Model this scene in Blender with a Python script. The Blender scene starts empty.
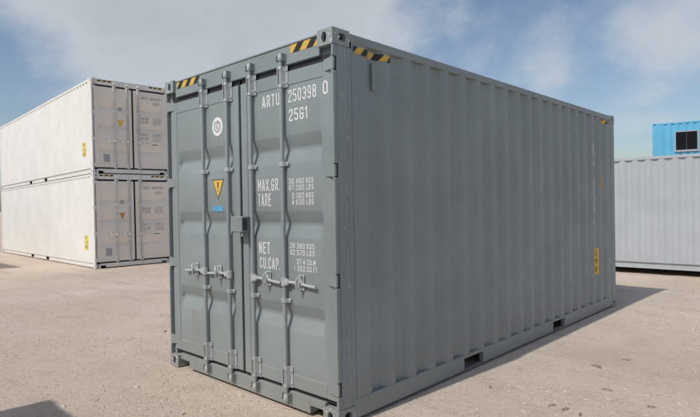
import bpy, math, random
from mathutils import Vector, Matrix, noise
R = math.radians
random.seed(7)
scene = bpy.context.scene
col = scene.collection

# ------------------------------------------------------------------ camera
cam_d = bpy.data.cameras.new('camera')
cam_d.sensor_fit = 'HORIZONTAL'; cam_d.sensor_width = 36.0
cam_d.lens = 539.5 / 700 * 36
cam_d.clip_start = 0.05; cam_d.clip_end = 3000
cam = bpy.data.objects.new('camera', cam_d); col.objects.link(cam)
yaw, pitch, roll = R(-43.474), R(-0.435), R(-0.982)
fw = Vector((math.sin(yaw)*math.cos(pitch), math.cos(yaw)*math.cos(pitch), math.sin(pitch)))
rt = Vector((math.cos(yaw), -math.sin(yaw), 0)); up = rt.cross(fw)
c_, s_ = math.cos(roll), math.sin(roll)
r2 = rt*c_ + up*s_; u2 = up*c_ - rt*s_
cam.matrix_world = Matrix(((r2.x, u2.x, -fw.x, 5.1836), (r2.y, u2.y, -fw.y, -2.7418), (r2.z, u2.z, -fw.z, 1.6163), (0, 0, 0, 1)))
scene.camera = cam

# ------------------------------------------------------------------ light and sky
SUN = Vector((-0.15, -2.42, 2.896)).normalized()          # towards the sun
sun_el = math.asin(SUN.z); sun_rot = math.atan2(SUN.x, SUN.y)
sd = bpy.data.lights.new('sun', 'SUN'); sd.energy = 2.4; sd.angle = R(0.6); sd.color = (1.0, 0.955, 0.89)
so = bpy.data.objects.new('sun', sd); col.objects.link(so)
so.rotation_euler = SUN.to_track_quat('Z', 'Y').to_euler(); so.location = (0, -20, 30)

scene.view_settings.view_transform = 'Standard'; scene.view_settings.look = 'None'
scene.view_settings.exposure = 0.15; scene.view_settings.gamma = 1.0
scene.render.engine = 'CYCLES'
scene.render.resolution_x = 1024; scene.render.resolution_y = 610

world = bpy.data.worlds.new('World'); scene.world = world; world.use_nodes = True
def make_world():
    nt = world.node_tree; N = nt.nodes; L = nt.links
    N.clear()
    def nd(t, **k):
        n = N.new(t)
        for a, b in k.items(): setattr(n, a, b)
        return n
    def mth(op, a, b=None, clamp=False):
        n = nd('ShaderNodeMath', operation=op, use_clamp=clamp)
        for i, v in enumerate((a, b)):
            if v is None: continue
            if isinstance(v, (int, float)): n.inputs[i].default_value = v
            else: L.new(v, n.inputs[i])
        return n.outputs[0]
    out = nd('ShaderNodeOutputWorld'); bg = nd('ShaderNodeBackground'); L.new(bg.outputs[0], out.inputs[0])
    sky = nd('ShaderNodeTexSky', sky_type='NISHITA'); sky.sun_disc = False
    sky.sun_elevation = sun_el; sky.sun_rotation = sun_rot
    sky.altitude = 0; sky.air_density = 1.0; sky.dust_density = 1.6; sky.ozone_density = 1.0
    tc = nd('ShaderNodeTexCoord'); D = tc.outputs['Generated']
    sep = nd('ShaderNodeSeparateXYZ'); L.new(D, sep.inputs[0])
    z = mth('ADD', mth('MAXIMUM', sep.outputs[2], 0.0), 0.22)
    cmb = nd('ShaderNodeCombineXYZ')
    L.new(mth('DIVIDE', sep.outputs[0], z), cmb.inputs[0]); L.new(mth('DIVIDE', sep.outputs[1], z), cmb.inputs[1])
    n1 = nd('ShaderNodeTexNoise'); n1.inputs['Scale'].default_value = 1.35; n1.inputs['Detail'].default_value = 9; n1.inputs['Roughness'].default_value = 0.56
    n1.inputs['Distortion'].default_value = 0.25
    L.new(cmb.outputs[0], n1.inputs['Vector'])
    n2 = nd('ShaderNodeTexNoise'); n2.inputs['Scale'].default_value = 7; n2.inputs['Detail'].default_value = 8; n2.inputs['Roughness'].default_value = 0.6
    L.new(D, n2.inputs['Vector'])
    blobs = [((-.83,.40,.37), .30, .55), ((-.89,.30,.33), .2, .3), ((-.79,.53,.36), .36, .62), ((-.66,.66,.36), .26, .45), ((-.885,.40,.235), .15, .30), ((-.62,.72,.42), .30, .35),
             ((-.19,.94,.29), .17, .50), ((-.24,.94,.235), .11, .26), ((-.37,.90,.225), .09, .30), ((-.29,.95,.135), .08, .26), ((-.42,.89,.17), .08, .18),
             ((.3,.85,.45), .3, .5), ((.8,.4,.3), .3, .45), ((.7,-.5,.5), .35, .4), ((-.9,-.3,.4), .3, .45), ((-.3,-.7,.65), .25, .25), ((.1,.3,.95), .3, .4), ((.2,-.93,.25), .25, .45)]
    acc = None
    for c, s, w in blobs:
        v = nd('ShaderNodeVectorMath', operation='DISTANCE'); L.new(D, v.inputs[0]); v.inputs[1].default_value = Vector(c).normalized()
        m = nd('ShaderNodeMapRange', interpolation_type='SMOOTHSTEP'); L.new(v.outputs['Value'], m.inputs[0])
        m.inputs[1].default_value = 0; m.inputs[2].default_value = s; m.inputs[3].default_value = w; m.inputs[4].default_value = 0
        acc = m.outputs[0] if acc is None else mth('ADD', acc, m.outputs[0])
    nn = mth('ADD', mth('MULTIPLY', mth('SUBTRACT', n1.outputs[0], 0.5), 1.5), mth('MULTIPLY', mth('SUBTRACT', n2.outputs[0], 0.5), 1.1))
    dens = mth('ADD', acc, nn)
    cov = nd('ShaderNodeMapRange', interpolation_type='SMOOTHSTEP'); L.new(dens, cov.inputs[0])
    cov.inputs[1].default_value = 0.0; cov.inputs[2].default_value = 0.75; cov.inputs[3].default_value = 0.0; cov.inputs[4].default_value = 0.86
    # thick parts are greyer, thin parts whiter
    cr = nd('ShaderNodeMix', data_type='RGBA')
    thick = nd('ShaderNodeMapRange'); L.new(dens, thick.inputs[0]); thick.inputs[1].default_value = 0.35; thick.inputs[2].default_value = 1.3
    L.new(thick.outputs[0], cr.inputs[0])
    cr.inputs[6].default_value = (5.6, 5.9, 6.2, 1); cr.inputs[7].default_value = (4.3, 4.6, 4.9, 1)
    mix = nd('ShaderNodeMix', data_type='RGBA')
    L.new(cov.outputs[0], mix.inputs[0]); L.new(sky.outputs[0], mix.inputs[6]); L.new(cr.outputs[2], mix.inputs[7])
    L.new(mix.outputs[2], bg.inputs[0]); bg.inputs[1].default_value = 0.10
make_world()

# ------------------------------------------------------------------ materials
MATS = {}
class NT:
    def __init__(s, name):
        s.m = bpy.data.materials.new(name); s.m.use_nodes = True; s.t = s.m.node_tree
        s.N = s.t.nodes; s.L = s.t.links; s.b = s.N['Principled BSDF']; MATS[name] = s.m
        s.tc = s.N.new('ShaderNodeTexCoord')
    def put(s, sock, v):
        if isinstance(v, bpy.types.NodeSocket): s.L.new(v, sock)
        else: sock.default_value = v
    def nd(s, t, **k):
        n = s.N.new(t)
        for a, b in k.items(): setattr(n, a, b)
        return n
    def mth(s, op, a, b=0.0, clamp=False):
        n = s.nd('ShaderNodeMath', operation=op, use_clamp=clamp); s.put(n.inputs[0], a); s.put(n.inputs[1], b); return n.outputs[0]
    def mapv(s, scale=(1,1,1), loc=(0,0,0), src='Object'):
        n = s.nd('ShaderNodeMapping'); s.L.new(s.tc.outputs[src], n.inputs[0]); n.inputs['Scale'].default_value = scale; n.inputs['Location'].default_value = loc; return n.outputs[0]
    def noise(s, vec, scale, detail=4, rough=0.55):
        n = s.nd('ShaderNodeTexNoise'); s.L.new(vec, n.inputs['Vector']); n.inputs['Scale'].default_value = scale; n.inputs['Detail'].default_value = detail; n.inputs['Roughness'].default_value = rough; return n.outputs[0]
    def rng(s, v, a, b, c=0.0, d=1.0, smooth=True):
        n = s.nd('ShaderNodeMapRange', interpolation_type='SMOOTHSTEP' if smooth else 'LINEAR'); s.put(n.inputs[0], v)
        for i, q in enumerate((a, b, c, d)): n.inputs[i+1].default_value = q
        return n.outputs[0]
    def mix(s, f, a, b):
        n = s.nd('ShaderNodeMix', data_type='RGBA'); s.put(n.inputs[0], f)
        for i, v in ((6, a), (7, b)):
            s.put(n.inputs[i], v if isinstance(v, bpy.types.NodeSocket) else (*v, 1) if len(v) == 3 else v)
        return n.outputs[2]
    def bump(s, h, strength, dist):
        n = s.nd('ShaderNodeBump'); s.L.new(h, n.inputs['Height']); n.inputs['Strength'].default_value = strength; n.inputs['Distance'].default_value = dist
        return n
    def base(s, v): s.put(s.b.inputs['Base Color'], v if isinstance(v, bpy.types.NodeSocket) else (*v, 1))

def flat(name, c, rough=0.6, metal=0.0, var=0.15, nscale=30):
    t = NT(name); n = t.noise(t.mapv(), nscale, 4)
    c2 = tuple(max(0, x*(1-var)) for x in c); c3 = tuple(min(1, x*(1+var)) for x in c)
    t.base(t.mix(t.rng(n, .3, .7), c2, c3)); t.b.inputs['Roughness'].default_value = rough; t.b.inputs['Metallic'].default_value = metal
    return t.m

def paint(name, c, rough=0.5, dirt=(0.16, 0.13, 0.10), dirt_amt=0.25, rust=0.0, chips=0.0, spec=0.4, dent=.3, blot=1.0, chip_at=.735, seam=None, dust=.55):
    """painted corrugated steel: uneven fade, rain streaks, dust, chips"""
    t = NT(name); O = t.mapv()
    big = t.noise(O, 1.1, 5, .6)
    c_d = tuple(x*(1-.10*blot) for x in c); c_l = tuple(min(1, x*(1+.08*blot)) for x in c)
    base = t.mix(t.rng(big, .3, .72), c_d, c_l)
    streak = t.noise(t.mapv((26, 26, 0.55)), 1.0, 5, .62)
    st = t.mth('MULTIPLY', t.rng(streak, .5, .78), dirt_amt)
    base = t.mix(st, base, dirt)
    fine = t.noise(O, 55, 5, .7)
    base = t.mix(t.mth('MULTIPLY', t.rng(fine, .52, .75), .10 + dirt_amt*.3), base, tuple(x*.6 for x in c))
    smudge = t.noise(t.mapv((1, 1, 1), (5, 3, 2)), 4.5, 7, .68)
    base = t.mix(t.mth('MULTIPLY', t.rng(smudge, .57, .74), .10 + dirt_amt*.25), base, tuple(min(1, x*1.35+.02) for x in c))
    # dust low on the wall, thrown up from the ground
    sep = t.nd('ShaderNodeSeparateXYZ'); t.L.new(t.tc.outputs['Object'], sep.inputs[0])
    low = t.mth('MULTIPLY', t.rng(sep.outputs[2], .55, .0), t.rng(t.noise(O, 9, 6, .7), .32, .7))
    base = t.mix(t.mth('MULTIPLY', low, dust), base, (.30, .26, .22))
    if chips:
        ch = t.rng(t.noise(O, 38, 3, .5), chip_at, chip_at+.015)
        base = t.mix(t.mth('MULTIPLY', ch, chips), base, (.55, .55, .53))
    if seam:
        k = t.mth('MULTIPLY', t.rng(t.mth('ABSOLUTE', t.mth('SUBTRACT', sep.outputs[1], seam)), .022, .004), t.rng(t.noise(t.mapv((30, 30, 5)), 2.2, 5, .7), .50, .62))
        base = t.mix(t.mth('MULTIPLY', k, .7), base, (.52, .53, .52))
    if rust:
        rs = t.rng(t.noise(t.mapv((6, 6, 1.5), (1, 7, 3)), 2.2, 8, .75), .66, .76)
        base = t.mix(t.mth('MULTIPLY', rs, rust), base, (.20, .075, .03))
    t.base(base)
    rr = t.rng(t.noise(O, 14, 4), .3, .7, rough-.08, rough+.10)
    t.put(t.b.inputs['Roughness'], rr)
    t.b.inputs['Specular IOR Level'].default_value = spec
    b1 = t.bump(t.noise(t.mapv((1, 1, .5)), 2.6, 2, .5), dent, .012)
    b2 = t.bump(t.noise(O, 160, 3, .6), .12, .002); t.L.new(b1.outputs[0], b2.inputs['Normal'])
    t.L.new(b2.outputs[0], t.b.inputs['Normal'])
    return t.m

M_GREY = paint('grey_paint', (.268, .305, .302), .47, dirt_amt=.10, chips=.5)
M_POST = paint('post_paint', (.268, .305, .302), .47, dirt_amt=.10, chips=.7, chip_at=.70, seam=.135)
M_SHADEDOOR = paint('shade_warmed_door_paint', (.82, .745, .655), .5, dirt_amt=.06, rust=.22, dirt=(.45, .38, .30), dent=.10, blot=.6, dust=.22)  # white door paint with the warm ground bounce put into its colour
M_CAST = paint('casting_paint', (.30, .33, .325), .55, dirt_amt=.2, chips=.9, chip_at=.60)
M_WHITE = paint('white_paint', (.775, .765, .73), .5, dust=.22, dirt_amt=.05, rust=.22, dirt=(.45, .40, .34), dent=.10, blot=.45)
M_WHITE2 = paint('pale_grey_paint', (.43, .465, .49), .5, dust=.2, dirt_amt=.10, rust=.10, dirt=(.33, .33, .32), dent=.10, blot=.6)
M_BLUE = paint('blue_paint', (.125, .46, .70), .5, dirt_amt=.12, rust=.1)
M_BAR = paint('bar_paint', (.31, .34, .345), .42, dirt_amt=.10, chips=.8)
M_PALEBAR = paint('pale_bar_paint', (.44, .48, .49), .5, dirt_amt=.1)
M_GALV = flat('galvanised_steel', (.60, .62, .62), .40, .45, .10, 40)
M_RUBBER_SHADE = flat('black_rubber_and_shade', (.022, .023, .025), .75)  # rubber seals, and the painted shade in the hinge slits
M_DARK = flat('dark_steel_and_shade', (.05, .05, .052), .6)  # steel parts, and the painted shade of the lock opening
M_TEXTW = flat('white_lettering', (.80, .80, .78), .6, 0, .06)
M_TEXTD = flat('dark_lettering', (.09, .09, .095), .6)
M_TEXTF = flat('faded_dark_lettering', (.20, .20, .20), .6)
M_TIMBER = flat('old_timber', (.16, .12, .085), .9, 0, .4, 14)
M_YELLOW = flat('yellow_sticker', (.80, .50, .055), .5, 0, .12, 90)
M_PALEY = flat('pale_yellow_sticker', (.80, .66, .12), .5, 0, .1)
M_ORANGE = flat('faded_orange_sticker', (.55, .30, .12), .6)
M_CYAN = flat('blue_sticker', (.10, .38, .62), .5)
M_RED = flat('faded_red_print', (.31, .275, .268), .7, 0, .25, 120)
M_GREYP = flat('grey_plate', (.36, .37, .40), .6)
M_GLASS = flat('dark_glass', (.008, .009, .011), .35); M_GLASS.node_tree.nodes['Principled BSDF'].inputs['Specular IOR Level'].default_value = .12

def hazard():
    t = NT('hazard_stripe'); uv = t.nd('ShaderNodeUVMap'); sep = t.nd('ShaderNodeSeparateXYZ'); t.L.new(uv.outputs[0], sep.inputs[0])
    q = t.mth('FRACT', t.mth('DIVIDE', t.mth('ADD', sep.outputs[0], t.mth('MULTIPLY', sep.outputs[1], -.9)), .155))
    f = t.mth('GREATER_THAN', q, .5)
    wear = t.rng(t.noise(t.mapv(), 60, 5, .7), .60, .72, 0, .4)
    cc = t.mix(f, (.70, .44, .06), (.016, .016, .018))
    t.base(t.mix(wear, cc, (.30, .30, .28))); t.b.inputs['Roughness'].default_value = .5
    return t.m
M_HAZ = hazard()

def ground_mat():
    t = NT('compacted_gravel'); O = t.mapv()
    big = t.noise(t.mapv((1, 1, 1), (3.7, -6.2, 0)), .22, 5, .6); med = t.noise(O, 1.7, 6, .65); fine = t.noise(O, 24, 6, .75)
    c = t.mix(t.rng(big, .35, .68), (.585, .480, .385), (.685, .580, .480))
    c = t.mix(t.mth('MULTIPLY', t.rng(med, .45, .72), .5), c, (.50, .402, .316))
    c = t.mix(t.mth('MULTIPLY', t.rng(fine, .50, .72), .62), c, (.315, .252, .197))
    c = t.mix(t.mth('MULTIPLY', t.rng(fine, .46, .28), .60), c, (.72, .64, .55))
    # long scraped wheel marks
    tr = t.noise(t.mapv((.28, 2.6, 1), (0, 3, 0)), 1.1, 6, .65)
    c = t.mix(t.mth('MULTIPLY', t.rng(tr, .53, .70), .45), c, (.40, .33, .265))
    # small stones in the surface, in loose drifts
    patch = t.rng(t.noise(t.mapv((1, 1, 1), (2, 9, 0)), .9, 5, .65), .40, .62)
    dots = []
    for sc, lo, hi, dens, loc in ((58, .34, .18, .52, (0, 0, 0)), (27, .30, .16, .80, (3, 1, 0))):
        v = t.nd('ShaderNodeTexVoronoi'); t.L.new(t.mapv((1, 1, 1), loc), v.inputs['Vector']); v.inputs['Scale'].default_value = sc
        vs = t.nd('ShaderNodeSeparateColor'); t.L.new(v.outputs['Color'], vs.inputs[0])
        dot = t.mth('MULTIPLY', t.rng(v.outputs['Distance'], lo, hi), t.rng(vs.outputs[0], dens, dens+.05)); dot = t.mth('MULTIPLY', dot, t.mth('ADD', t.mth('MULTIPLY', patch, .8), .2))
        c = t.mix(t.mth('MULTIPLY', dot, .62), c, t.mix(vs.outputs[1], (.36, .292, .232), (.82, .73, .63))); dots.append(dot)
    dot = t.mth('ADD', dots[0], dots[1])
    # thin scuffed streaks
    sk = t.rng(t.noise(t.mapv((.9, 7, 1), (6, 2, 0)), 1.3, 7, .72), .63, .74)
    c = t.mix(t.mth('MULTIPLY', sk, .38), c, (.29, .235, .187))
    # old oil and damp stains
    sp = t.rng(t.noise(t.mapv((1, 1, 1), (11.3, 4.1, 0)), 2.1, 5, .6), .70, .76)
    c = t.mix(t.mth('MULTIPLY', sp, .42), c, (.20, .165, .135))
    t.base(c); t.b.inputs['Roughness'].default_value = .95; t.b.inputs['Specular IOR Level'].default_value = .15
    h = t.mth('ADD', t.mth('MULTIPLY', fine, .9), t.mth('MULTIPLY', dot, .5))
    h = t.mth('ADD', h, t.mth('MULTIPLY', t.noise(O, 90, 4, .7), .35))
    b = t.bump(h, .75, .022); t.L.new(b.outputs[0], t.b.inputs['Normal'])
    return t.m
M_GROUND = ground_mat()
def stone_mat():
    t = NT('gravel_stone'); g = t.nd('ShaderNodeNewGeometry')
    r = g.outputs['Random Per Island']
    c = t.mix(r, (.40, .325, .258), (.76, .665, .56)); n = t.noise(t.mapv(), 70, 4)
    t.base(t.mix(t.mth('MULTIPLY', t.rng(n, .4, .7), .4), c, (.38, .31, .25))); t.b.inputs['Roughness'].default_value = .92
    return t.m
M_STONE = stone_mat()
M_CLOD = flat('dark_clod', (.25, .205, .165), .95, 0, .4, 40)
M_PALESTONE = flat('pale_stone', (.60, .53, .45), .9, 0, .2, 40)

# ------------------------------------------------------------------ mesh helpers
class MB:
    def __init__(s): s.v = []; s.f = []; s.uv = {}
    def add(s, vs, fs):
        o = len(s.v); s.v += [tuple(p) for p in vs]; s.f += [tuple(i+o for i in f) for f in fs]; return s
    def box(s, x0, x1, y0, y1, z0, z1, b=0.0):
        if b <= 0:
            vs = [(x, y, z) for x in (x0, x1) for y in (y0, y1) for z in (z0, z1)]
            return s.add(vs, [(0,1,3,2), (4,6,7,5), (0,4,5,1), (2,3,7,6), (0,2,6,4), (1,5,7,3)])
        b = min(b, .45*min(x1-x0, y1-y0, z1-z0))
        A = ((x0, x1), (y0, y1), (z0, z1)); vs = []; idx = {}
        for i in range(8):
            sg = (i >> 2 & 1, i >> 1 & 1, i & 1)
            for ax in range(3):
                p = []
                for k in range(3):
                    q = A[k][sg[k]]
                    if k != ax: q += b if sg[k] == 0 else -b
                    p.append(q)
                idx[(sg, ax)] = len(vs); vs.append(tuple(p))
        fs = []; ctr = Vector(((x0+x1)/2, (y0+y1)/2, (z0+z1)/2))
        def face(l):
            n = (Vector(vs[l[1]])-Vector(vs[l[0]])).cross(Vector(vs[l[2]])-Vector(vs[l[1]]))
            m = sum((Vector(vs[i]) for i in l), Vector())/len(l)
            fs.append(tuple(l) if n.dot(m-ctr) > 0 else tuple(reversed(l)))
        for ax in range(3):
            a1, a2 = [k for k in range(3) if k != ax]
            for sg in (0, 1):
                l = []
                for (p, q) in ((0,0), (0,1), (1,1), (1,0)):
                    t = [0,0,0]; t[ax] = sg; t[a1] = p; t[a2] = q; l.append(idx[(tuple(t), ax)])
                face(l)
            for p in (0, 1):
                for q in (0, 1):
                    t0 = [0,0,0]; t0[a1] = p; t0[a2] = q; t1 = list(t0); t1[ax] = 1
                    face([idx[(tuple(t0), a1)], idx[(tuple(t1), a1)], idx[(tuple(t1), a2)], idx[(tuple(t0), a2)]])
        for i in range(8):
            sg = (i >> 2 & 1, i >> 1 & 1, i & 1); face([idx[(sg, k)] for k in range(3)])
        return s.add(vs, fs)
    def cyl(s, p0, p1, r, n=12, r1=None):
        p0, p1 = Vector(p0), Vector(p1); d = (p1-p0).normalized(); r1 = r if r1 is None else r1
        a = d.orthogonal().normalized(); b = d.cross(a); vs = []
        for p, rr in ((p0, r), (p1, r1)):
            for i in range(n):
                t = 2*math.pi*i/n; vs.append(p + a*(rr*math.cos(t)) + b*(rr*math.sin(t)))
        fs = [(i, (i+1) % n, n+(i+1) % n, n+i) for i in range(n)]
        fs += [tuple(reversed(range(n))), tuple(range(n, 2*n))]
        return s.add(vs, fs)
    def tube(s, pts, r, n=8):
        pts = [Vector(p) for p in pts]; vs = []; prev = None
        for i, p in enumerate(pts):
            d = (pts[min(i+1, len(pts)-1)] - pts[max(i-1, 0)]).normalized()
            a = d.orthogonal().normalized() if prev is None else (prev - d*prev.dot(d)).normalized()
            prev = a; b = d.cross(a)
            for k in range(n):
                t = 2*math.pi*k/n; vs.append(p + a*(r*math.cos(t)) + b*(r*math.sin(t)))
        fs = [(i*n+k, i*n+(k+1) % n, (i+1)*n+(k+1) % n, (i+1)*n+k) for i in range(len(pts)-1) for k in range(n)]
        fs += [tuple(reversed(range(n))), tuple(range((len(pts)-1)*n, len(pts)*n))]
        return s.add(vs, fs)
    def sheet(s, rows):                       # grid of points rows[i][j]
        n = len(rows[0]); vs = [p for r in rows for p in r]
        return s.add(vs, [(i*n+j, i*n+j+1, (i+1)*n+j+1, (i+1)*n+j) for i in range(len(rows)-1) for j in range(n-1)])
    def build(s, name, mat, parent=None, smooth=True, uv=None):
        me = bpy.data.meshes.new(name); me.from_pydata(s.v, [], s.f); me.materials.append(mat)
        if uv:
            l = me.uv_layers.new(name='UVMap')
            for lp in me.loops: l.data[lp.index].uv = uv[lp.vertex_index]
        if smooth:
            me.polygons.foreach_set('use_smooth', [True]*len(me.polygons)); me.set_sharp_from_angle(angle=R(32))
        me.update()
        o = bpy.data.objects.new(name, me); col.objects.link(o); o.parent = parent
        return o
def tag(o, label=None, cat=None, group=None, kind=None):
    for k, v in (('label', label), ('category', cat), ('group', group), ('kind', kind)):
        if v: o[k] = v
    return o
def empty(name, loc, rot=(0,0,0)):
    o = bpy.data.objects.new(name, None); o.empty_display_size = .3; col.objects.link(o); o.location = loc; o.rotation_euler = rot; return o

def casting(sx, sy, sz, Wd, L, H):
    """hollow ISO corner fitting with oval holes in its three outer faces"""
    m = MB(); X, Y, Z = .162, .178, .118
    def face(o, u, v, n, a, b, hole):
        o, u, v, n = map(Vector, (o, u, v, n))
        if not hole:
            m.add([o, o+u*a, o+u*a+v*b, o+v*b], [(0,1,2,3)]); return
        cx, cy, hw, hh = hole; angs = [math.atan2(y-cy, x-cx) for x in (0, a) for y in (0, b)]
        angs += [2*math.pi*k/20 for k in range(20)]; angs = sorted(set(round(t % (2*math.pi), 4) for t in angs)); k = len(angs)
        out, inn, dp = [], [], []
        for t in angs:
            dx, dy = math.cos(t), math.sin(t); q = []
            if dx > 1e-9: q.append((a-cx)/dx)
            if dx < -1e-9: q.append(-cx/dx)
            if dy > 1e-9: q.append((b-cy)/dy)
            if dy < -1e-9: q.append(-cy/dy)
            q = min(q); out.append(o+u*(cx+dx*q)+v*(cy+dy*q))
            e = 1/((abs(dx)/hw)**2.6+(abs(dy)/hh)**2.6)**(1/2.6)
            p = o+u*(cx+dx*e)+v*(cy+dy*e); inn.append(p); dp.append(p-n*.028)
        m.add(out+inn+dp, [(i, (i+1) % k, k+(i+1) % k, k+i) for i in range(k)] + [(k+i, k+(i+1) % k, 2*k+(i+1) % k, 2*k+i) for i in range(k)])
    x0 = 0 if sx == 0 else Wd; y0 = 0 if sy == 0 else L; z0 = 0 if sz == 0 else H
    dx = 1 if sx == 0 else -1; dy = 1 if sy == 0 else -1; dz = 1 if sz == 0 else -1
    x0 -= dx*.004; y0 -= dy*.004; z0 -= dz*0.0
    o = (x0, y0, z0); ux, uy, uz = (dx,0,0), (0,dy,0), (0,0,dz)
    face(o, ux, uz, (0,-dy,0), X, Z, (.089, .0595, .0255, .040))
    face(o, uy, uz, (-dx,0,0), Y, Z, (.1015, .0595, .038, .032))
    face(o, ux, uy, (0,0,-dz), X, Y, (.085, .0985, .032, .060))
    e = Vector(o)+Vector(ux)*X+Vector(uy)*Y+Vector(uz)*Z
    face(e, (-dx,0,0), (0,0,-dz), (0,dy,0), X, Z, None); face(e, (0,-dy,0), (0,0,-dz), (dx,0,0), Y, Z, None); face(e, (-dx,0,0), (0,-dy,0), (0,0,dz), X, Y, None)
    return m

c4, d4 = .28, .13
GLY = {
 '0': (1, [[(c4,0),(1-c4,0),(1,d4),(1,1-d4),(1-c4,1),(c4,1),(0,1-d4),(0,d4),(c4,0)]]),
 '1': (.42, [[(.1,.84),(.75,1),(.75,0)]]),
 '2': (1, [[(0,.80),(0,1-d4),(c4,1),(1-c4,1),(1,1-d4),(1,.62),(0,.17),(0,0),(1,0)]]),
 '3': (1, [[(0,1-d4),(c4,1),(1-c4,1),(1,1-d4),(1,.64),(1-c4,.52),(.35,.52)], [(1-c4,.52),(1,.40),(1,d4),(1-c4,0),(c4,0),(0,d4)]]),
 '4': (1, [[(.74,0),(.74,1)], [(.70,1),(0,.28),(1,.28)]]),
 '5': (1, [[(1,1),(0,1),(0,.57),(1-c4,.57),(1,.45),(1,d4),(1-c4,0),(c4,0),(0,d4)]]),
 '6': (1, [[(1,1-d4),(1-c4,1),(c4,1),(0,1-d4),(0,d4),(c4,0),(1-c4,0),(1,d4),(1,.43),(1-c4,.56),(.34,.56)]]),
 '7': (1, [[(0,1),(1,1),(.38,0)]]),
 '8': (1, [[(c4,.53),(0,.65),(0,1-d4),(c4,1),(1-c4,1),(1,1-d4),(1,.65),(1-c4,.53),(c4,.53)], [(c4,.53),(0,.41),(0,d4),(c4,0),(1-c4,0),(1,d4),(1,.41),(1-c4,.53)]]),
 '9': (1, [[(0,d4),(c4,0),(1-c4,0),(1,d4),(1,1-d4),(1-c4,1),(c4,1),(0,1-d4),(0,.57),(c4,.44),(.66,.44)]]),
 'A': (1.05, [[(0,0),(.42,1),(.58,1),(1,0)], [(.2,.28),(.8,.28)]]),
 'B': (1, [[(0,0),(0,1),(1-c4,1),(1,1-d4),(1,.65),(1-c4,.53),(.1,.53)], [(1-c4,.53),(1,.41),(1,d4),(1-c4,0),(.1,0)]]),
 'C': (1, [[(1,.78),(1,1-d4),(1-c4,1),(c4,1),(0,1-d4),(0,d4),(c4,0),(1-c4,0),(1,d4),(1,.22)]]),
 'E': (.9, [[(1,1),(0,1),(0,0),(1,0)], [(.1,.53),(.85,.53)]]),
 'F': (.9, [[(1,1),(0,1),(0,0)], [(.1,.53),(.85,.53)]]),
 'G': (1, [[(1,.78),(1,1-d4),(1-c4,1),(c4,1),(0,1-d4),(0,d4),(c4,0),(1-c4,0),(1,d4),(1,.46),(.5,.46)]]),
 'H': (1, [[(0,0),(0,1)], [(1,0),(1,1)], [(.1,.52),(.9,.52)]]),
 'I': (.22, [[(.5,0),(.5,1)]]),
 'K': (1, [[(0,0),(0,1)], [(1,1),(.12,.48)], [(.3,.58),(1,0)]]),
 'L': (.85, [[(0,1),(0,0),(1,0)]]),
 'M': (1.25, [[(0,0),(0,1)], [(0,1),(.5,.3),(1,1)], [(1,1),(1,0)]]),
 'N': (1, [[(0,0),(0,1)], [(0,1),(1,0)], [(1,0),(1,1)]]),
 'O': (1, [[(c4,0),(1-c4,0),(1,d4),(1,1-d4),(1-c4,1),(c4,1),(0,1-d4),(0,d4),(c4,0)]]),
 'P': (1, [[(0,0),(0,1),(1-c4,1),(1,1-d4),(1,.60),(1-c4,.47),(.1,.47)]]),
 'R': (1, [[(0,0),(0,1),(1-c4,1),(1,1-d4),(1,.62),(1-c4,.50),(.1,.50)], [(.5,.50),(1,0)]]),
 'S': (1, [[(1,1-d4),(1-c4,1),(c4,1),(0,1-d4),(0,.66),(c4,.54),(1-c4,.49),(1,.38),(1,d4),(1-c4,0),(c4,0),(0,d4)]]),
 'T': (.95, [[(0,1),(1,1)], [(.5,.95),(.5,0)]]),
 'U': (1, [[(0,1),(0,d4),(c4,0),(1-c4,0),(1,d4),(1,1)]]),
 'X': (1.05, [[(0,0),(1,1)], [(0,1),(1,0)]]),
 '.': (.2, [[(.5,0),(.5,.03)]]),
 "'": (.2, [[(.5,1),(.5,.74)]]),
}
def stroke(m, pts, t, put, k):
    """mitred ribbon of width t along pts"""
    P = [Vector(p) for p in pts]; closed = (P[0]-P[-1]).length < 1e-6
    if closed: P = P[:-1]
    n = len(P); L_, R_ = [], []
    for i, p in enumerate(P):
        a = P[i-1] if (closed or i > 0) else None; b = P[(i+1) % n] if (closed or i < n-1) else None
        d0 = (p-a).normalized() if a is not None else (b-p).normalized(); d1 = (b-p).normalized() if b is not None else d0
        n0 = Vector((-d0.y, d0.x)); n1 = Vector((-d1.y, d1.x)); q = n0+n1
        q = n0 if q.length < 1e-4 else q.normalized()
        w = t/2/max(.45, q.dot(n0))
        if a is None: p = p-d1*t/2
        if b is None: p = p+d0*t/2
        L_.append(p+q*w); R_.append(p-q*w)
    vs = [put(v.x, v.y, k) for v in L_+R_]
    e = n if closed else n-1
    m.add(vs, [(n+i, n+(i+1) % n, (i+1) % n, i) for i in range(e)])
def text(name, s, mat, parent, mp, u0, u1, v0, v1, nrm=(0, -1, 0), weight=.135, aspect=None, gap=.40, **_):
    """block lettering in the rectangle u0..u1, v0..v1, laid on a surface by mp(u, v); one mesh for each word"""
    words = s.split(); sp = 1.0
    tot = 0; runs = []
    for wi, w in enumerate(words):
        x = tot; cs = []
        for ch in w: cs.append((ch, x, GLY[ch][0])); x += GLY[ch][0]+gap
        runs.append(cs); tot = x-gap+sp
    tot -= sp; k = (u1-u0)/tot; h = v1-v0; t = min(weight*h, .27*k)
    nv = Vector(nrm); out = None
    for cs in runs:
        m = MB(); q = 0
        for ch, x, w in cs:
            cw = w*k
            for st in GLY[ch][1]:
                if cw > 1.6*t: pts = [(u0+x*k+t/2+px*(cw-t), v0+t/2+py*(h-t)) for px, py in st]
                else: pts = [(u0+x*k+cw*px, v0+t/2+py*(h-t)) for px, py in st]
                stroke(m, pts, t, lambda a, b, kk: tuple(Vector(mp(a, b))+nv*(.0002*kk)), q); q = (q+1) % 3
        out = m.build(name, mat, parent, smooth=False)
    return out

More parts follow.
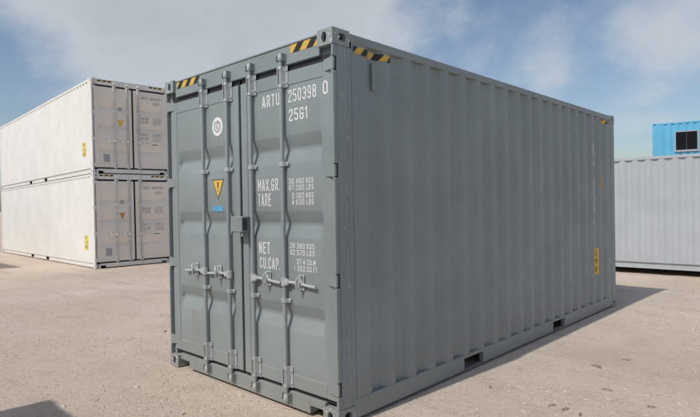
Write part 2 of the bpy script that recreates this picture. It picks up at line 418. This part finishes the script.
# ------------------------------------------------------------------ ground
def sm(t): t = max(0, min(1, t)); return t*t*(3-2*t)
def gz(x, y):
    lx = max(x, -70)
    lin = -.2026 + .0102*(lx + 11.63)
    g = lin*sm((-1.2-x)/8.5) if x < -1.2 else 0.0
    g += -.10*sm((y-7.2)/3.2)*sm((x+7)/4)
    return g
def graded(a, b, fine, far):
    out = [a]; step = fine
    while out[-1] < b: out.append(out[-1]+fine)
    q = out[-1]; st = fine
    while q < far: st *= 1.22; q += st; out.append(q)
    q = a; st = fine; lo = []
    while q > -far: st *= 1.22; q -= st; lo.append(q)
    return lo[::-1] + out
gm = MB()
xs = graded(-6, 9, .09, 900); ys = graded(-3.5, 12, .09, 900)
rows = []
for y in ys:
    r = []
    for x in xs:
        h = 0
        if abs(x) < 40 and abs(y) < 40:
            h = .012*noise.noise((x*.9, y*.9, 0)) + .007*noise.noise((x*3.1, y*3.1, 5)) + .004*noise.noise((x*8, y*8, 9))
            inside = sm((max(abs(x-1.219)-1.219, abs(y-3.03)-3.03))/.35)
            h = h*inside - .012 + .004*(1-inside)
        r.append((x, y, gz(x, y)+h))
    rows.append(r)
gm.sheet(rows); ground = gm.build('ground', M_GROUND); ground['kind'] = 'structure'

# ------------------------------------------------------------------ containers
Wd = 2.438; YF = .026
def bar_loc(H):
    return [.686, 1.086, 1.438, 1.850]

def container(label, loc, rotz, L, H, mat, cat='container', group=None, tilt=0.0, lod=0, pockets=(), c0=.469, pitch=.286, bars=(0,1,2,3), gasket=True,
              handle=True, barmat=None, rail_in=0.0, doormat=None):
    root = empty('shipping_container', loc, (0, 0, 0)); root.rotation_mode = 'XYZ'
    root.matrix_world = Matrix.Translation(Vector(loc)) @ Matrix.Rotation(rotz, 4, 'Z') @ Matrix.Rotation(tilt, 4, 'X')
    tag(root, label, cat, group)
    bev = .004 if lod == 0 else 0
    top = H
    P = {}
    def part(mb, name, m=mat, parent=None, smooth=True): return mb.build(name, m, parent or root, smooth)
    for sx in (0, 1):
        for sy in (0, 1):
            for sz in (0, 1):
                part(casting(sx, sy, sz, Wd, L, H), 'corner_casting', M_CAST if lod == 0 else mat)
    mirx = lambda x0, x1, sx: (x0, x1) if sx == 0 else (Wd-x1, Wd-x0)
    hz = [.27, 1.062, 1.865, H-.255] if H > 2.7 else [.27, .95, 1.64, H-.255]
    # corner posts
    zt = H-.118
    for sx in (0, 1):
        m = MB(); a, b = mirx(0, .062, sx); m.box(a, b, .040, .142, .118, zt, bev); a, b = mirx(.004, .06, sx); m.box(a, b, .1425, .200, .118, zt, bev)
        edges = [.118]
        for h in hz: edges += [h-.052, h+.052]
        edges.append(zt); a, b = mirx(0.0005, .019, sx)
        for i in range(0, len(edges), 2): m.box(a, b, 0, .0395, edges[i], edges[i+1], bev)
        part(m, 'corner_post', M_POST if lod == 0 else mat)
        m = MB(); a, b = mirx(0, .11, sx); m.box(a, b, L-.15, L, .118, zt, bev); a, b = mirx(.006, .06, sx); m.box(a, b, L-.20, L-.1505, .118, zt, 0); part(m, 'corner_post')
    # side rails and walls
    for sx in (0, 1):
        a, b = mirx(.002, .062, sx); m = MB(); m.box(a, b, .174, L-.174, H-.072, H-.010, bev); part(m, 'top_rail')
        m = MB(); a, b = mirx(.002+rail_in, .055, sx); cuts = [.174]
        for pc in pockets: cuts += [pc-.177, pc+.177]
        cuts.append(L-.174)
        for i in range(0, len(cuts), 2): m.box(a, b, cuts[i], cuts[i+1], .016, .160, bev)
        for pc in pockets: m.box(a, b, pc-.177, pc+.177, .131, .160, 0)
        for pc in pockets: m.box(a, b, pc-.177, pc+.177, .016, .022, 0)
        if rail_in:
            a, b = mirx(.003, .055, sx); m.box(a, b, .2005, L-.2005, .1602, .178)
        rail = part(m, 'bottom_rail')
        prof = side_profile(L, c0, pitch)
        m = MB(); rws = []
        for z in ([.1605 if not rail_in else .1785] + [H*k/8 for k in range(1, 8)] + [H-.0725]):
            rws.append([((.006+d) if sx == 0 else Wd-.006-d, y, z) for (y, d) in prof])
        if sx == 0: rws = rws[::-1]
        m.sheet(rws); P['side%d' % sx] = part(m, 'side_wall')
        # flat ledge closing the bottom rail to the wall
    # far end wall
    m = MB(); pts = []
    x = .11
    n = 8; pw = (Wd-.22)/n
    for k in range(n):
        q = .11+k*pw
        pts += [(q, 0), (q+pw*.25, 0), (q+pw*.42, .04), (q+pw*.75, .04), (q+pw*.92, 0)]
    pts.append((Wd-.11, 0))
    m.sheet([[(xx, L-.02-d, z) for xx, d in pts] for z in (H-.09, .15)]); part(m, 'end_wall')
    m = MB(); m.box(.162, Wd-.162, L-.08, L-.003, H-.118, H-.010, bev); part(m, 'end_rail')
    m = MB(); m.box(.162, Wd-.162, L-.08, L-.003, .016, .16, bev); part(m, 'end_rail')
    # roof and floor
    m = MB(); pr = []; y = .18
    while y < L-.2: pr += [(y, 0), (y+.06, 0), (y+.075, -.02), (y+.15, -.02), (y+.165, 0)]; y += .21
    pr = [q for q in pr if q[0] < L-.19] + [(L-.18, 0)]
    m.sheet([[(xx, yy, H-.018+dz) for yy, dz in pr] for xx in (Wd-.06, .06)]); part(m, 'roof_sheet')
    m = MB(); m.box(.055, Wd-.055, .12, L-.08, .135, .163); part(m, 'floor', M_TIMBER)
    if lod < 2:
        yy = .55
        while yy < L-.3:
            if all(abs(yy-pc) > .24 for pc in pockets):
                m = MB(); m.box(.056, Wd-.056, yy-.02, yy+.02, .03, .134); part(m, 'cross_member', M_DARK)
            yy += .44 if lod == 0 else 1.2
    # door header and sill
    hf = .021
    m = MB(); m.box(.1625, Wd-.1625, hf, .12, H-.172, H-.028, bev); m.box(.1625, Wd-.1625, hf+.006, .12, H-.0275, H-.0235, 0); m.box(.1625, Wd-.1625, hf-.003, .12, H-.023, H-.010, bev/2)
    m.box(.0625, .162, .066, .12, H-.172, H-.1185, 0); m.box(Wd-.162, Wd-.0625, .066, .12, H-.172, H-.1185, 0)
    hd = part(m, 'door_header')
    m = MB(); m.box(.332, Wd-.332, hf, .12, .018, .142, bev); m.box(.1625, .3315, hf, .12, .08, .142, bev); m.box(Wd-.3315, Wd-.1625, hf, .12, .08, .142, bev)
    part(m, 'door_sill')
    # doors
    zb, ztp = (.172, H-.222) if lod == 0 else (.190, H-.232); ge = 0 if lod == 0 else .026
    bands = [(z*H/2.896 if H < 2.7 else z) for z in (2.165, 1.955, 1.565, 1.365, .83, .63)]
    doors = []
    for k in (0, 1):
        x0, x1 = ((.052+ge, 1.234-ge/2), (1.268+ge/2, Wd-.030-ge))[k]
        fo, fi = .112, .085
        px0, px1 = (x0+fo, x1-fi) if k == 0 else (x0+fi, x1-fo)
        pz0, pz1 = zb+.11, ztp-.11
        m = MB(); f0, f1 = YF, YF+.048
        m.box(x0, px0, f0, f1, zb, ztp, bev); m.box(px1, x1, f0, f1, zb, ztp, bev)
        m.box(px0+.0003, px1-.0003, f0+.0015, f1, zb, pz0, bev); m.box(px0+.0003, px1-.0003, f0+.0015, f1, pz1, ztp, bev)
        zs = [(pz1, 0)]
        for j in range(0, 6, 2):
            t, b = bands[j], bands[j+1]; h = t-b
            zs += [(t+.012, 0), (t, .003), (t-.40*h, .035), (t-.43*h, .037), (b+.45*h, .037), (b+.42*h, .035), (b, .003), (b-.012, 0)]
        zs.append((pz0, 0))
        xsn = [(px0, 0), (px0+.012, 0), (px0+.018, .08), (px0+.036, .92), (px0+.042, 1)] + [(px0+.042+(px1-px0-.084)*q/6, 1) for q in range(1, 6)] + [(px1-.042, 1), (px1-.036, .92), (px1-.018, .08), (px1-.012, 0), (px1, 0)]
        m.sheet([[(xx, f0+.006+d*w, zz) for xx, w in xsn] for zz, d in zs[::-1]])
        dr = part(m, 'door', doormat or mat); doors.append(dr)
        # rubber seal
        g = MB(); gx = (x0-.012-ge, x0-.001) if k == 0 else (x1+.001, x1+.012+ge)
        g.box(gx[0], gx[1], .046, .072, zb-.026-ge*.6, ztp+.048); g.box(x0, x1, .046, .072, ztp+.001, ztp+.048); g.box(x0, x1, .046, .072, zb-.029-ge*.6, zb-.001)
        g.build('seal', M_RUBBER_SHADE, dr)
        if lod < 2:
            for h in hz:
                sx = 0 if k == 0 else 1
                m = MB(); a = .003 if sx == 0 else Wd-.003; d = 1 if sx == 0 else -1
                pf = [(0, .004), (.030, .002), (.075, .016), (.118, YF-.001), (.05, YF-.001), (.045, .022), (0, .022)]; k7 = len(pf)
                vs = [(a+d*u, w, h-.043) for u, w in pf] + [(a+d*u, w, h+.043) for u, w in pf]
                fs = [(i, (i+1) % k7, k7+(i+1) % k7, k7+i) for i in range(k7)] + [(0,1,2,3,4,5,6)[::-1], tuple(range(k7, 2*k7))]
                m.add(vs, fs if d == 1 else [f[::-1] for f in fs])
                xa = a+d*.022
                m.cyl((xa, .016, h-.051), (xa, .016, h+.051), .013, 10)
                hg = m.build('hinge', mat, dr)
                if lod == 0:
                    m = MB(); a, b = mirx(.004, .018, sx); m.box(a, b, .0235, .0385, h-.050, h+.050); m.build('hinge_gap_shade', M_RUBBER_SHADE, dr)  # black box painting the shade in the slit behind the hinge
    g = MB(); g.box(1.2345-ge/2, 1.2675+ge/2, .048, .072, zb, ztp); sl = g.build('centre_seal', M_RUBBER_SHADE, root)
    if lod < 2:
        y_b = .003; bm = barmat or mat
        bl = bar_loc(H)
        for i in bars:
            x = bl[i]; dr = doors[0 if i < 2 else 1]
            m = MB(); m.cyl((x, y_b, .08), (x, y_b, H-.092), .0168, 14)
            bar = part(m, 'locking_bar', bm)
            for (zc, hh, big) in ((.255, .085, 1), (H-.262, .085, 1), (1.945 if H > 2.7 else 1.75, .018, 0), (.862, .018, 0)):
                m = MB()
                if big:
                    m.box(x-.060, x+.060, YF-.0045, YF-.0002, zc-hh, zc+hh, .001)
                    for s in (-1, 1):
                        a, b = sorted((x+s*.0215, x+s*.0265)); m.box(a, b, y_b-.020, YF-.0047, zc-hh, zc+hh, .001)
                    for zz in (zc-hh+.014, zc+hh-.014): m.cyl((x, y_b, zz-.012), (x, y_b, zz+.012), .0215, 14)
                else:
                    m.cyl((x, y_b, zc-hh), (x, y_b, zc+hh), .0225, 14); m.box(x-.026, x+.026, y_b+.004, YF-.0015, zc-hh, zc+hh, 0)
                for s in (-1, 1):
                    a, b = sorted((x+s*.0265, x+s*.055))
                    if not big: m.box(a, b, YF-.0065, YF-.0005, zc-hh, zc+hh, .002)
                    for zz in ((zc-hh*.6, zc+hh*.6) if big else (zc,)): m.cyl((x+s*.047, YF-.0065, zz), (x+s*.047, YF-.016, zz), .009, 6)
                m.build('bar_bracket', M_GALV if lod == 0 else mat, bar)
            for (zc, s) in ((.098, -1), (H-.112, 1)):     # cams and keepers
                m = MB(); m.cyl((x, y_b, zc-.020), (x, y_b, zc+.020), .024, 12); m.box(x-.008, x+.030, y_b-.026, y_b+.010, zc-.012, zc+.012, .004); m.cyl((x, y_b, zc+s*.021), (x, y_b, zc+s*.032), .019, 12)
                m.build('cam', M_GALV if lod == 0 else mat, bar)
                m = MB(); m.box(x+.034, x+.046, -.026, hf-.001, zc-.032, zc+.032, .003); m.box(x-.040, x-.030, -.020, hf-.001, zc-.026, zc+.026, .003); m.box(x-.044, x+.050, hf-.005, hf-.0004, zc-.028, zc+.028, .001)
                m.build('keeper', M_GREY if lod == 0 else mat, bar)
            if handle:
                d = -1 if i < 2 else 1; zc = 1.012
                m = MB(); m.cyl((x, y_b, zc-.034), (x, y_b, zc+.034), .026, 12)
                a, b = sorted((x+d*.012, x+d*.06)); m.box(a, b, y_b-.020, y_b+.010, zc-.022, zc+.022, .004)
                pts = [(x+d*.05, y_b-.006, zc+.002), (x+d*.12, y_b-.004, zc+.002), (x+d*.20, y_b+.004, zc-.004), (x+d*.27, y_b+.004, zc-.012), (x+d*.36, y_b+.002, zc-.016)]
                m.tube(pts, .0115, 8)
                m.build('handle', M_GALV if lod == 0 else mat, bar)
                m = MB(); xc = x+d*.185
                m.box(xc-.030, xc+.030, YF-.0065, YF-.0005, zc-.055, zc+.065, .002); m.box(xc-.013, xc+.013, y_b-.024, YF-.007, zc-.036, zc-.024, .003); m.box(xc-.013, xc+.013, y_b-.024, y_b-.016, zc-.024, zc+.024, .003)
                m.tube([(xc+d*.01, .018, zc+.055), (xc+d*.014, -.009, zc+.062), (xc+d*.004, -.025, zc+.045), (xc-d*.012, -.031, zc+.012), (xc-d*.006, -.025, zc-.045)], .007, 7)
                m.cyl((xc, YF-.0065, zc+.05), (xc, .002, zc+.05), .011, 8)
                m.build('handle_catch', M_GALV if lod == 0 else mat, dr)
    return dict(root=root, doors=doors, header=hd, **P)

def side_profile(L, c0, pitch, amp=.036):
    """(y, depth) of a trapezoidal corrugated wall; c0 is the middle of the first groove"""
    out = [(.2005, 0)]; c = c0
    while c+.11 < L-.21:
        out += [(c-.103, 0), (c-.099, .001), (c-.041, amp-.001), (c-.037, amp), (c+.037, amp), (c+.041, amp-.001), (c+.099, .001), (c+.103, 0)]
        c += pitch
    out.append((L-.2005, 0))
    return out
def prof_depth(prof, y):
    for (a, d0), (b, d1) in zip(prof, prof[1:]):
        if a <= y <= b: return d0+(d1-d0)*(y-a)/max(b-a, 1e-9)
    return 0

def strip(name, mp, u0, u1, v0, v1, us, parent, mat=None, sh=0.0):
    """thin hazard tape that follows the surface"""
    m = MB(); uv = []; rws = []
    for v in (v0, v1):
        r = []
        for u in us: r.append(mp(u, v)); uv.append((u-u0+sh, v-v0))
        rws.append(r)
    m.sheet(rws); return m.build(name, mat or M_HAZ, parent, uv=uv)

def door_map(y=.0305):
    return lambda u, v: (.98742*u+.06543, y, 1.616+(v-1.616)*.98742)
def side_map(prof, off=.003):
    return lambda u, v: (Wd-.006+off-prof_depth(prof, u), u, v)

# ---- the grey container in front
HH = 2.896
hero = container('grey twenty-foot shipping container with four locking bars, nearest in the yard', (0, 0, 0), 0, 6.058, HH, M_GREY,
                 pockets=(1.88, 3.915), lod=0, group=None, barmat=M_BAR)
root = hero['root']; prof = side_profile(6.058, .469, .286)
dm = door_map(.0306); RD = hero['doors'][1]; LD = hero['doors'][0]
T = lambda s, a, b, c, d, **k: text('lettering', s, M_TEXTW, RD, dm, a, b, c, d, **k)
T('ARTU', 1.520, 1.752, 2.438, 2.537, bold=.012); T('250398', 1.864, 2.188, 2.438, 2.537, bold=.012); text('lettering', '0', M_TEXTW, RD, door_map(YF-.0015), 2.268, 2.322, 2.442, 2.541, bold=.012)
T('25G1', 1.866, 2.082, 2.288, 2.384, bold=.012)
T('MAX.GR.', 1.442, 1.735, 1.742, 1.840, bold=.016); T('TARE', 1.442, 1.618, 1.614, 1.718, bold=.016)
for s, a, z in (('30 480', 1.852, 1.788), ('67 200', 1.852, 1.736), ('2 100', 1.886, 1.672), ('4 630', 1.886, 1.620)):
    T(s, a, 2.030, z, z+.043, bold=.018); 
for s, z in (('KGS', 1.788), ('LBS', 1.736), ('KGS', 1.672), ('LBS', 1.620)): T(s, 2.056, 2.140, z, z+.043, bold=.02)
T('NET', 1.443, 1.592, 1.212, 1.310, bold=.016); T('CU.CAP.', 1.450, 1.722, 1.088, 1.182, bold=.016)
for s, a, z in (('28 380', 1.852, 1.274), ('62 570', 1.852, 1.220), ('37.4', 1.930, 1.150), ('1 322', 1.900, 1.096)): T(s, a, 2.028, z, z+.043, bold=.018)
for s, b, z in (('KGS', 2.138, 1.274), ('LBS', 2.138, 1.220), ('CU.M', 2.150, 1.150), ('CU.FT', 2.168, 1.096)): T(s, 2.052, b, z, z+.043, bold=.02)
def disc(name, cx, cz, r, y, mat, parent, r0=0.0, n=32):
    m = MB(); P1 = [(cx+r*math.cos(2*math.pi*i/n), y, cz+r*math.sin(2*math.pi*i/n)) for i in range(n)]
    if r0 <= 0: m.add(P1, [tuple(range(n))])
    else:
        P0 = [(cx+r0*math.cos(2*math.pi*i/n), y, cz+r0*math.sin(2*math.pi*i/n)) for i in range(n)]
        m.add(P1+P0, [(i, (i+1) % n, n+(i+1) % n, n+i) for i in range(n)])
    return m.build(name, mat, parent)
disc('emblem', .893, 2.352, .086, .0306, M_TEXTW, LD); disc('emblem_ring', .893, 2.352, .056, .0296, M_GREYP, LD, .040)
m = MB(); stroke(m, [(.911, 2.384), (.893, 2.380), (.876, 2.362), (.876, 2.345), (.889, 2.328), (.904, 2.334), (.908, 2.350), (.896, 2.366), (.880, 2.372)][:7], .013, lambda a, b, k: (a, .0296, b), 0); m.build('emblem_mark', M_GREYP, LD)
m = MB(); m.add([(0.785, 0.0305, 1.868), (0.987, 0.0305, 1.868), (0.886, 0.0305, 1.680)], [(0, 2, 1)]); m.build('warning_border', M_TEXTD, LD)
m = MB(); m.add([(0.803, 0.0295, 1.858), (0.969, 0.0295, 1.858), (0.886, 0.0295, 1.703)], [(0, 2, 1)]); m.build('warning_triangle', M_YELLOW, LD)
m = MB(); m.add([(0.875, 0.0287, 1.842), (0.901, 0.0287, 1.842), (0.893, 0.0287, 1.782), (0.879, 0.0287, 1.782)], [(0, 3, 2, 1)]); m.add([(0.879, 0.0287, 1.772), (0.893, 0.0287, 1.772), (0.893, 0.0287, 1.756), (0.879, 0.0287, 1.756)], [(0, 3, 2, 1)]); m.build('warning_mark', M_TEXTD, LD)
m = MB(); m.box(.793, .960, .0302, .0312, 1.572, 1.622, 0); m.build('blue_sticker', M_CYAN, LD)
for r in range(9):
    z = .60-.027*r
    m = MB(); a = .372; b = random.choice((.505, .522, .525, .49)); m.add([(a, .0306, z-.011), (b, .0306, z-.011), (b, .0306, z), (a, .0306, z)], [(0, 1, 2, 3)]); m.build('faded_print', M_RED, LD)
# lock box
m = MB(); m.box(1.225, 1.385, -.070, YF-.001, 1.395, 1.530, .006); lb = m.build('lock_box', M_GREY, root)
m = MB(); m.box(1.384, 1.3856, -.058, -.012, 1.412, 1.514); m.build('lock_opening_shade', M_DARK, lb)  # dark plate on the box side, painted shade of an opening
m = MB(); m.cyl((1.36, -.04, 1.40), (1.36, -.04, 1.36), .016, 10); m.build('lock_pin', M_GREY, lb)
# tapes
hm = lambda u, v: (u, .0195, v)
strip('hazard_tape', hm, .195, .62, HH-.092, HH-.0285, [.195, .62], root, sh=.08); strip('hazard_tape', hm, 1.95, 2.272, HH-.092, HH-.0285, [1.95, 2.272], root, sh=.05)
smp = side_map(prof, .003)
us = sorted(set([.222, .666] + [y for y, d in prof if .222 < y < .666] + [.3, .4, .47, .55, .6]))
strip('hazard_tape', smp, .222, .666, 2.748, 2.803, us, root)
us = sorted(set([5.46, 5.78] + [y for y, d in prof if 5.46 < y < 5.78] + [5.5, 5.7]))
strip('hazard_tape', smp, 5.46, 5.78, 2.748, 2.803, us, root)
def side_sticker(name, a, b, z0, z1, mat, rows_, parent, off=.003, prof=prof, tm=None):
    mp = side_map(prof, off); us = sorted(set([a, b] + [y for y, d in prof if a < y < b]))
    st = strip(name, mp, a, b, z0, z1, us, parent, mat); n = len(rows_); h = (z1-z0)/(n+.3)
    mp2 = side_map(prof, off+.002); w = b-a
    for i, s in enumerate(rows_): text('lettering', s, tm or M_TEXTD, st, mp2, nrm=(1,0,0), u0=a+.14*w, u1=b-.14*w, v0=z1-h*(i+1)+.02*h, v1=z1-h*(i+.28))
    return st
side_sticker('height_sticker', 5.16, 5.40, .555, .925, M_YELLOW, ["9'6", '2.9M', 'HIGH'], hero['side1'])
m = MB()
side_sticker('small_sticker', 5.45, 5.58, 1.80, 1.97, M_ORANGE, [], hero['side1'])
chars = list('ARTU') + ['', ''] + list('250398') + [''] + ['0']
z = 2.43
for ch in chars:
    if ch: text('lettering', ch, M_TEXTW, hero['side1'], smp, 5.150, 5.205, z-.072, z, nrm=(1,0,0))
    z -= .083
m = MB(); m.box(Wd-.040, Wd-.012, .452, .486, 2.505, 2.72, .006); m.build('vent_cover', M_GREY, root)

# ---- stacked white forty-foot containers, left
def white_marks(c, code, tm, tri, plate):
    D0, D1 = c['doors']
    T = lambda s, a, b, z0, z1, **k: text('lettering', s, tm, D1, dm, a, b, z0, z1, **k)
    T('ARTU', 1.50, 1.70, 2.43, 2.52, bold=.01); T(code, 1.78, 2.19, 2.43, 2.52, bold=.01); T('45G1', 1.88, 2.10, 2.27, 2.36, bold=.01)
    for s, zz in (('MAX.GR.', 1.76), ('TARE', 1.65), ('NET', 1.24), ('CU.CAP.', 1.12)): T(s, 1.46, 1.73, zz, zz+.08, bold=.016)
    for s, zz in (('32 500 KGS', 1.80), ('71 650 LBS', 1.74), ('3 900 KGS', 1.69), ('8 600 LBS', 1.63), ('28 600 KGS', 1.28), ('63 050 LBS', 1.22), ('76.4 CU.M', 1.14), ('2 700 CU.FT', 1.08)): T(s, 1.86, 2.14, zz, zz+.042, bold=.02)
    m = MB(); m.box(1.86, 2.06, .0302, .0312, .955, .985); m.build('dark_patch', tm, D1)
    disc('emblem', .86, 2.02, .055, .0306, tm, D0, .036)
    m = MB(); m.add([(.755, .0306, 1.68), (.965, .0306, 1.68), (.86, .0306, 1.47)], [(0, 2, 1)]); m.build('warning_triangle', tri, D0)
    m = MB(); m.box(.33, .52, .0302, .0312, .36, .60); m.build('data_plate', plate, D0)
GL = 'white containers stacked two high'
ang = R(-2.553)
# local +y (length) points to world -x ; local -y (door) faces world +x ; local x (door, left to right) to world +y
wl = []
tilt = -.0102
for k, (lab, code) in enumerate((('lower white forty-foot container of the stack on the left', '304416 2'), ('upper white forty-foot container of the stack on the left', '504252 1'))):
    n = Vector((-math.sin(tilt)*1.0, 0, math.cos(tilt)))
    rz = R(90)+ang
    ax = Matrix.Rotation(rz, 4, 'Z') @ Matrix.Rotation(tilt, 4, 'X')
    loc = Vector((-11.628, 3.764, -.2026)) + (ax @ Vector((0, 0, 1)))*(k*2.900)
    c = container(lab, loc, rz, 12.192, 2.896, M_WHITE, group=GL, tilt=tilt, lod=1, pockets=(5.07, 7.12), c0=.44, pitch=.278, bars=(0, 1, 2), barmat=M_PALEBAR, rail_in=.032, doormat=M_SHADEDOOR)
    white_marks(c, code, M_TEXTF, (M_ORANGE, M_YELLOW)[k], (M_GREYP, M_GREYP)[k])
    pr = side_profile(12.192, .44, .278)
    lm = lambda u, v, pr=pr: (.006-.004+prof_depth(pr, u), u, v)
    yb = .60
    us = sorted(set([yb, yb+.30] + [y for y, d in pr if yb < y < yb+.30]), reverse=True)
    st = strip('height_sticker', lm, yb, yb+.30, .55, 1.0, us, c['side0'], M_PALEY)
    lm2 = lambda u, v, pr=pr: (.006-.006+prof_depth(pr, 1.5-u), 1.5-u, v)
    for i, s in enumerate(["9'6", '2.9M', 'HIGH']): text('lettering', s, M_TEXTD, st, lm2, nrm=(-1,0,0), u0=1.5-yb-.26, u1=1.5-yb-.04, v0=.875-.145*i, v1=.975-.145*i)
    for a, b in ((.18, .62), (1.80, 2.26)):
        strip('hazard_tape', hm, a, b, HH-.085, HH-.035, [a, b], c['root'], sh=.08)

# ---- pale grey container on timber, right
yr = .0261
rc = container('pale grey container raised on timber sleepers behind the grey one', (-2.96, 13.233, .011), R(-90)+yr, 12.192, 2.591, M_WHITE2, lod=1, c0=.333, pitch=.2715, rail_in=.04)
wood_labels = ['timber sleeper under the left end of the pale grey container', 'timber sleeper left of middle under the pale grey container',
               'timber sleeper right of middle under the pale grey container', 'timber sleeper under the right end of the pale grey container']
for k, yy in enumerate((.3, 2.4, 8.9, 11.9)):
    m = MB(); m.box(-1.15, 1.15, -.10, .10, 0, .110, .008)
    o = m.build('timber_sleeper', M_TIMBER)
    o.matrix_world = Matrix.Translation((-2.96, 13.233, -.101)) @ Matrix.Rotation(R(-90)+yr, 4, 'Z') @ Matrix.Translation((Wd/2, yy, 0))
    tag(o, wood_labels[k], 'timber', 'timber sleepers under the pale grey container')

# ---- blue container with a window, on top of another one, far right
ba = R(12); F = Vector((-1.78, 24.9)); perp = Vector((-math.sin(ba), math.cos(ba)))*Wd
bx, by = F.x+perp.x, F.y+perp.y
under = container('pale container hidden beneath the blue one at the back', (bx, by, -.104), R(-90)+ba, 6.058, 2.591, M_WHITE2, lod=2, c0=.47, pitch=.286)
blue = container('bright blue container with a dark square window, high up at the back', (bx, by, 2.490), R(-90)+ba, 6.058, 2.591, M_BLUE, lod=2, c0=.53, pitch=.286)
br = blue['root']
m = MB()
w0, w1, q0, q1 = .93, 1.74, 1.32, 2.12
for a, b, c, d in ((w0-.05, w0, q0-.05, q1+.05), (w1, w1+.05, q0-.05, q1+.05), (w0, w1, q0-.05, q0), (w0, w1, q1, q1+.05)): m.box(Wd-.045, Wd+.030, a, b, c, d, .004)
m.box(Wd-.01, Wd+.055, w0-.07, w1+.07, q0-.085, q0-.051, .004)
win = m.build('window', M_GREYP, br)
m = MB(); m.box(Wd-.004, Wd+.006, w0+.001, w1-.001, q0+.001, q1-.001); m.build('pane', M_GLASS, win)
m = MB(); m.box(Wd-.0035, Wd+.016, (w0+w1)/2-.012, (w0+w1)/2+.012, q0+.002, q1-.002); m.build('mullion', M_DARK, win)

# ---- containers outside the frame whose shadows fall into it
container('white twenty-foot container behind the camera, casting the near left shadow', (-.03, -3.60, gz(0, -4)-.012), R(-90), 6.058, 2.896, M_WHITE, lod=2)
gs = gz(-14.8, .4)-.015
container('white forty-foot container left of the frame, casting the far left shadow', (-14.85, -1.95, gs), R(90), 12.192, 2.591, M_WHITE, lod=2, tilt=-.0102)

# ------------------------------------------------------------------ loose stones
def rock(m, c, r, n=6, flatn=.6, seed=0):
    rnd = random.Random(seed); vs = [(c[0], c[1], c[2]+r*flatn*rnd.uniform(.7, 1.1))]; a0 = rnd.uniform(0, 6.28); sx = rnd.uniform(.7, 1.35); rr = rnd.uniform(0, 3.14)
    for zz, k in ((.45, .8), (-.25, 1.0)):
        for i in range(n):
            t = a0+2*math.pi*i/n; q = r*k*rnd.uniform(.75, 1.2); x, y = q*math.cos(t)*sx, q*math.sin(t)/sx
            vs.append((c[0]+x*math.cos(rr)-y*math.sin(rr), c[1]+x*math.sin(rr)+y*math.cos(rr), c[2]+r*flatn*zz*rnd.uniform(.8, 1.2)))
    fs = [(0, 1+i, 1+(i+1) % n) for i in range(n)] + [(1+i, 1+n+i, 1+n+(i+1) % n, 1+(i+1) % n) for i in range(n)]
    fs.append(tuple(reversed(range(1+n, 1+2*n))))
    m.add(vs, fs)
def gh(x, y):
    h = .012*noise.noise((x*.9, y*.9, 0)) + .007*noise.noise((x*3.1, y*3.1, 5)) + .004*noise.noise((x*8, y*8, 9))
    ins = sm((max(abs(x-1.219)-1.219, abs(y-3.03)-3.03))/.35)
    return gz(x, y) + h*ins - .012 + .004*(1-ins)
m = MB(); rnd = random.Random(3); cnt = 0
while cnt < 22000:
    d = 2.2 + 15*rnd.random()**1.5; a = R(rnd.uniform(-80, -5)); x = 5.18+d*math.sin(a); y = -2.74+d*math.cos(a)
    if 0 < x < Wd and 0 < y < 6.06: continue
    dn = noise.noise((x*.5, y*.5, 3)) + .5*noise.noise((x*1.7, y*1.7, 8))
    if x > 2.5: dn -= .22
    if rnd.random() > .45+.9*dn: continue
    r = .003 + .0095*rnd.random()**4 + .0004*d*rnd.random()
    rock(m, (x, y, gh(x, y)+r*.12), r, 5, .62, cnt); cnt += 1
g = m.build('gravel', M_STONE, smooth=False); tag(g, 'loose gravel scattered over the compacted yard', 'gravel', kind='stuff')

stones = [((.39, -1.165), .030, M_PALESTONE, 'pale stone beside the tip of the dark shadow, lower left'),
          ((.112, -.751), .028, M_PALESTONE, 'pale stone lying in open gravel left of the grey container'),
          ((.396, -.544), .030, M_PALESTONE, 'pale stone between the near left shadow and the container doors'),
          ((1.29, -.58), .018, M_CLOD, 'small dark stone at the lower edge, left of the near doors'),
          ((-1.448, .692), .030, M_CLOD, 'dark stone beside the left corner of the grey container'),
          ((3.301, 2.704), .045, M_CLOD, 'flat dark clod in the middle of the bare ground, right'),
          ((3.439, 3.13), .032, M_CLOD, 'small dark clod farthest back of those on the right'),
          ((3.599, 2.098), .036, M_CLOD, 'flat dark clod on the bare ground near the lower right'),
          ((3.984, 1.916), .030, M_CLOD, 'dark clod nearest the lower right corner'),
          ((3.384, 1.454), .028, M_CLOD, 'left one of three dark clods at the lower edge, right of centre'),
          ((3.494, 1.438), .034, M_CLOD, 'middle one of three dark clods at the lower edge, right of centre'),
          ((3.619, 1.412), .024, M_CLOD, 'right one of three dark clods at the lower edge, right of centre'),
          ((2.804, 1.517), .024, M_CLOD, 'dark clod close to the shaded edge of the grey container')]
for k, ((x, y), r, mt, lab) in enumerate(stones):
    m = MB(); rock(m, (0, 0, r*.1), r*.8, 9, .5 if mt is M_CLOD else .75, 900+k)
    if mt is M_CLOD: rock(m, (r*.5, r*.25, r*.05), r*.5, 7, .5, 950+k); rock(m, (-r*.45, r*.3, r*.02), r*.38, 7, .5, 980+k)
    o = m.build('stone', mt, smooth=False); o.location = (x, y, gh(x, y)); o.scale = (1.5, .75, 1) if mt is M_CLOD else (1, 1, 1); o.rotation_euler.z = .8+k*.37; tag(o, lab, 'stone', 'stones lying about the yard')
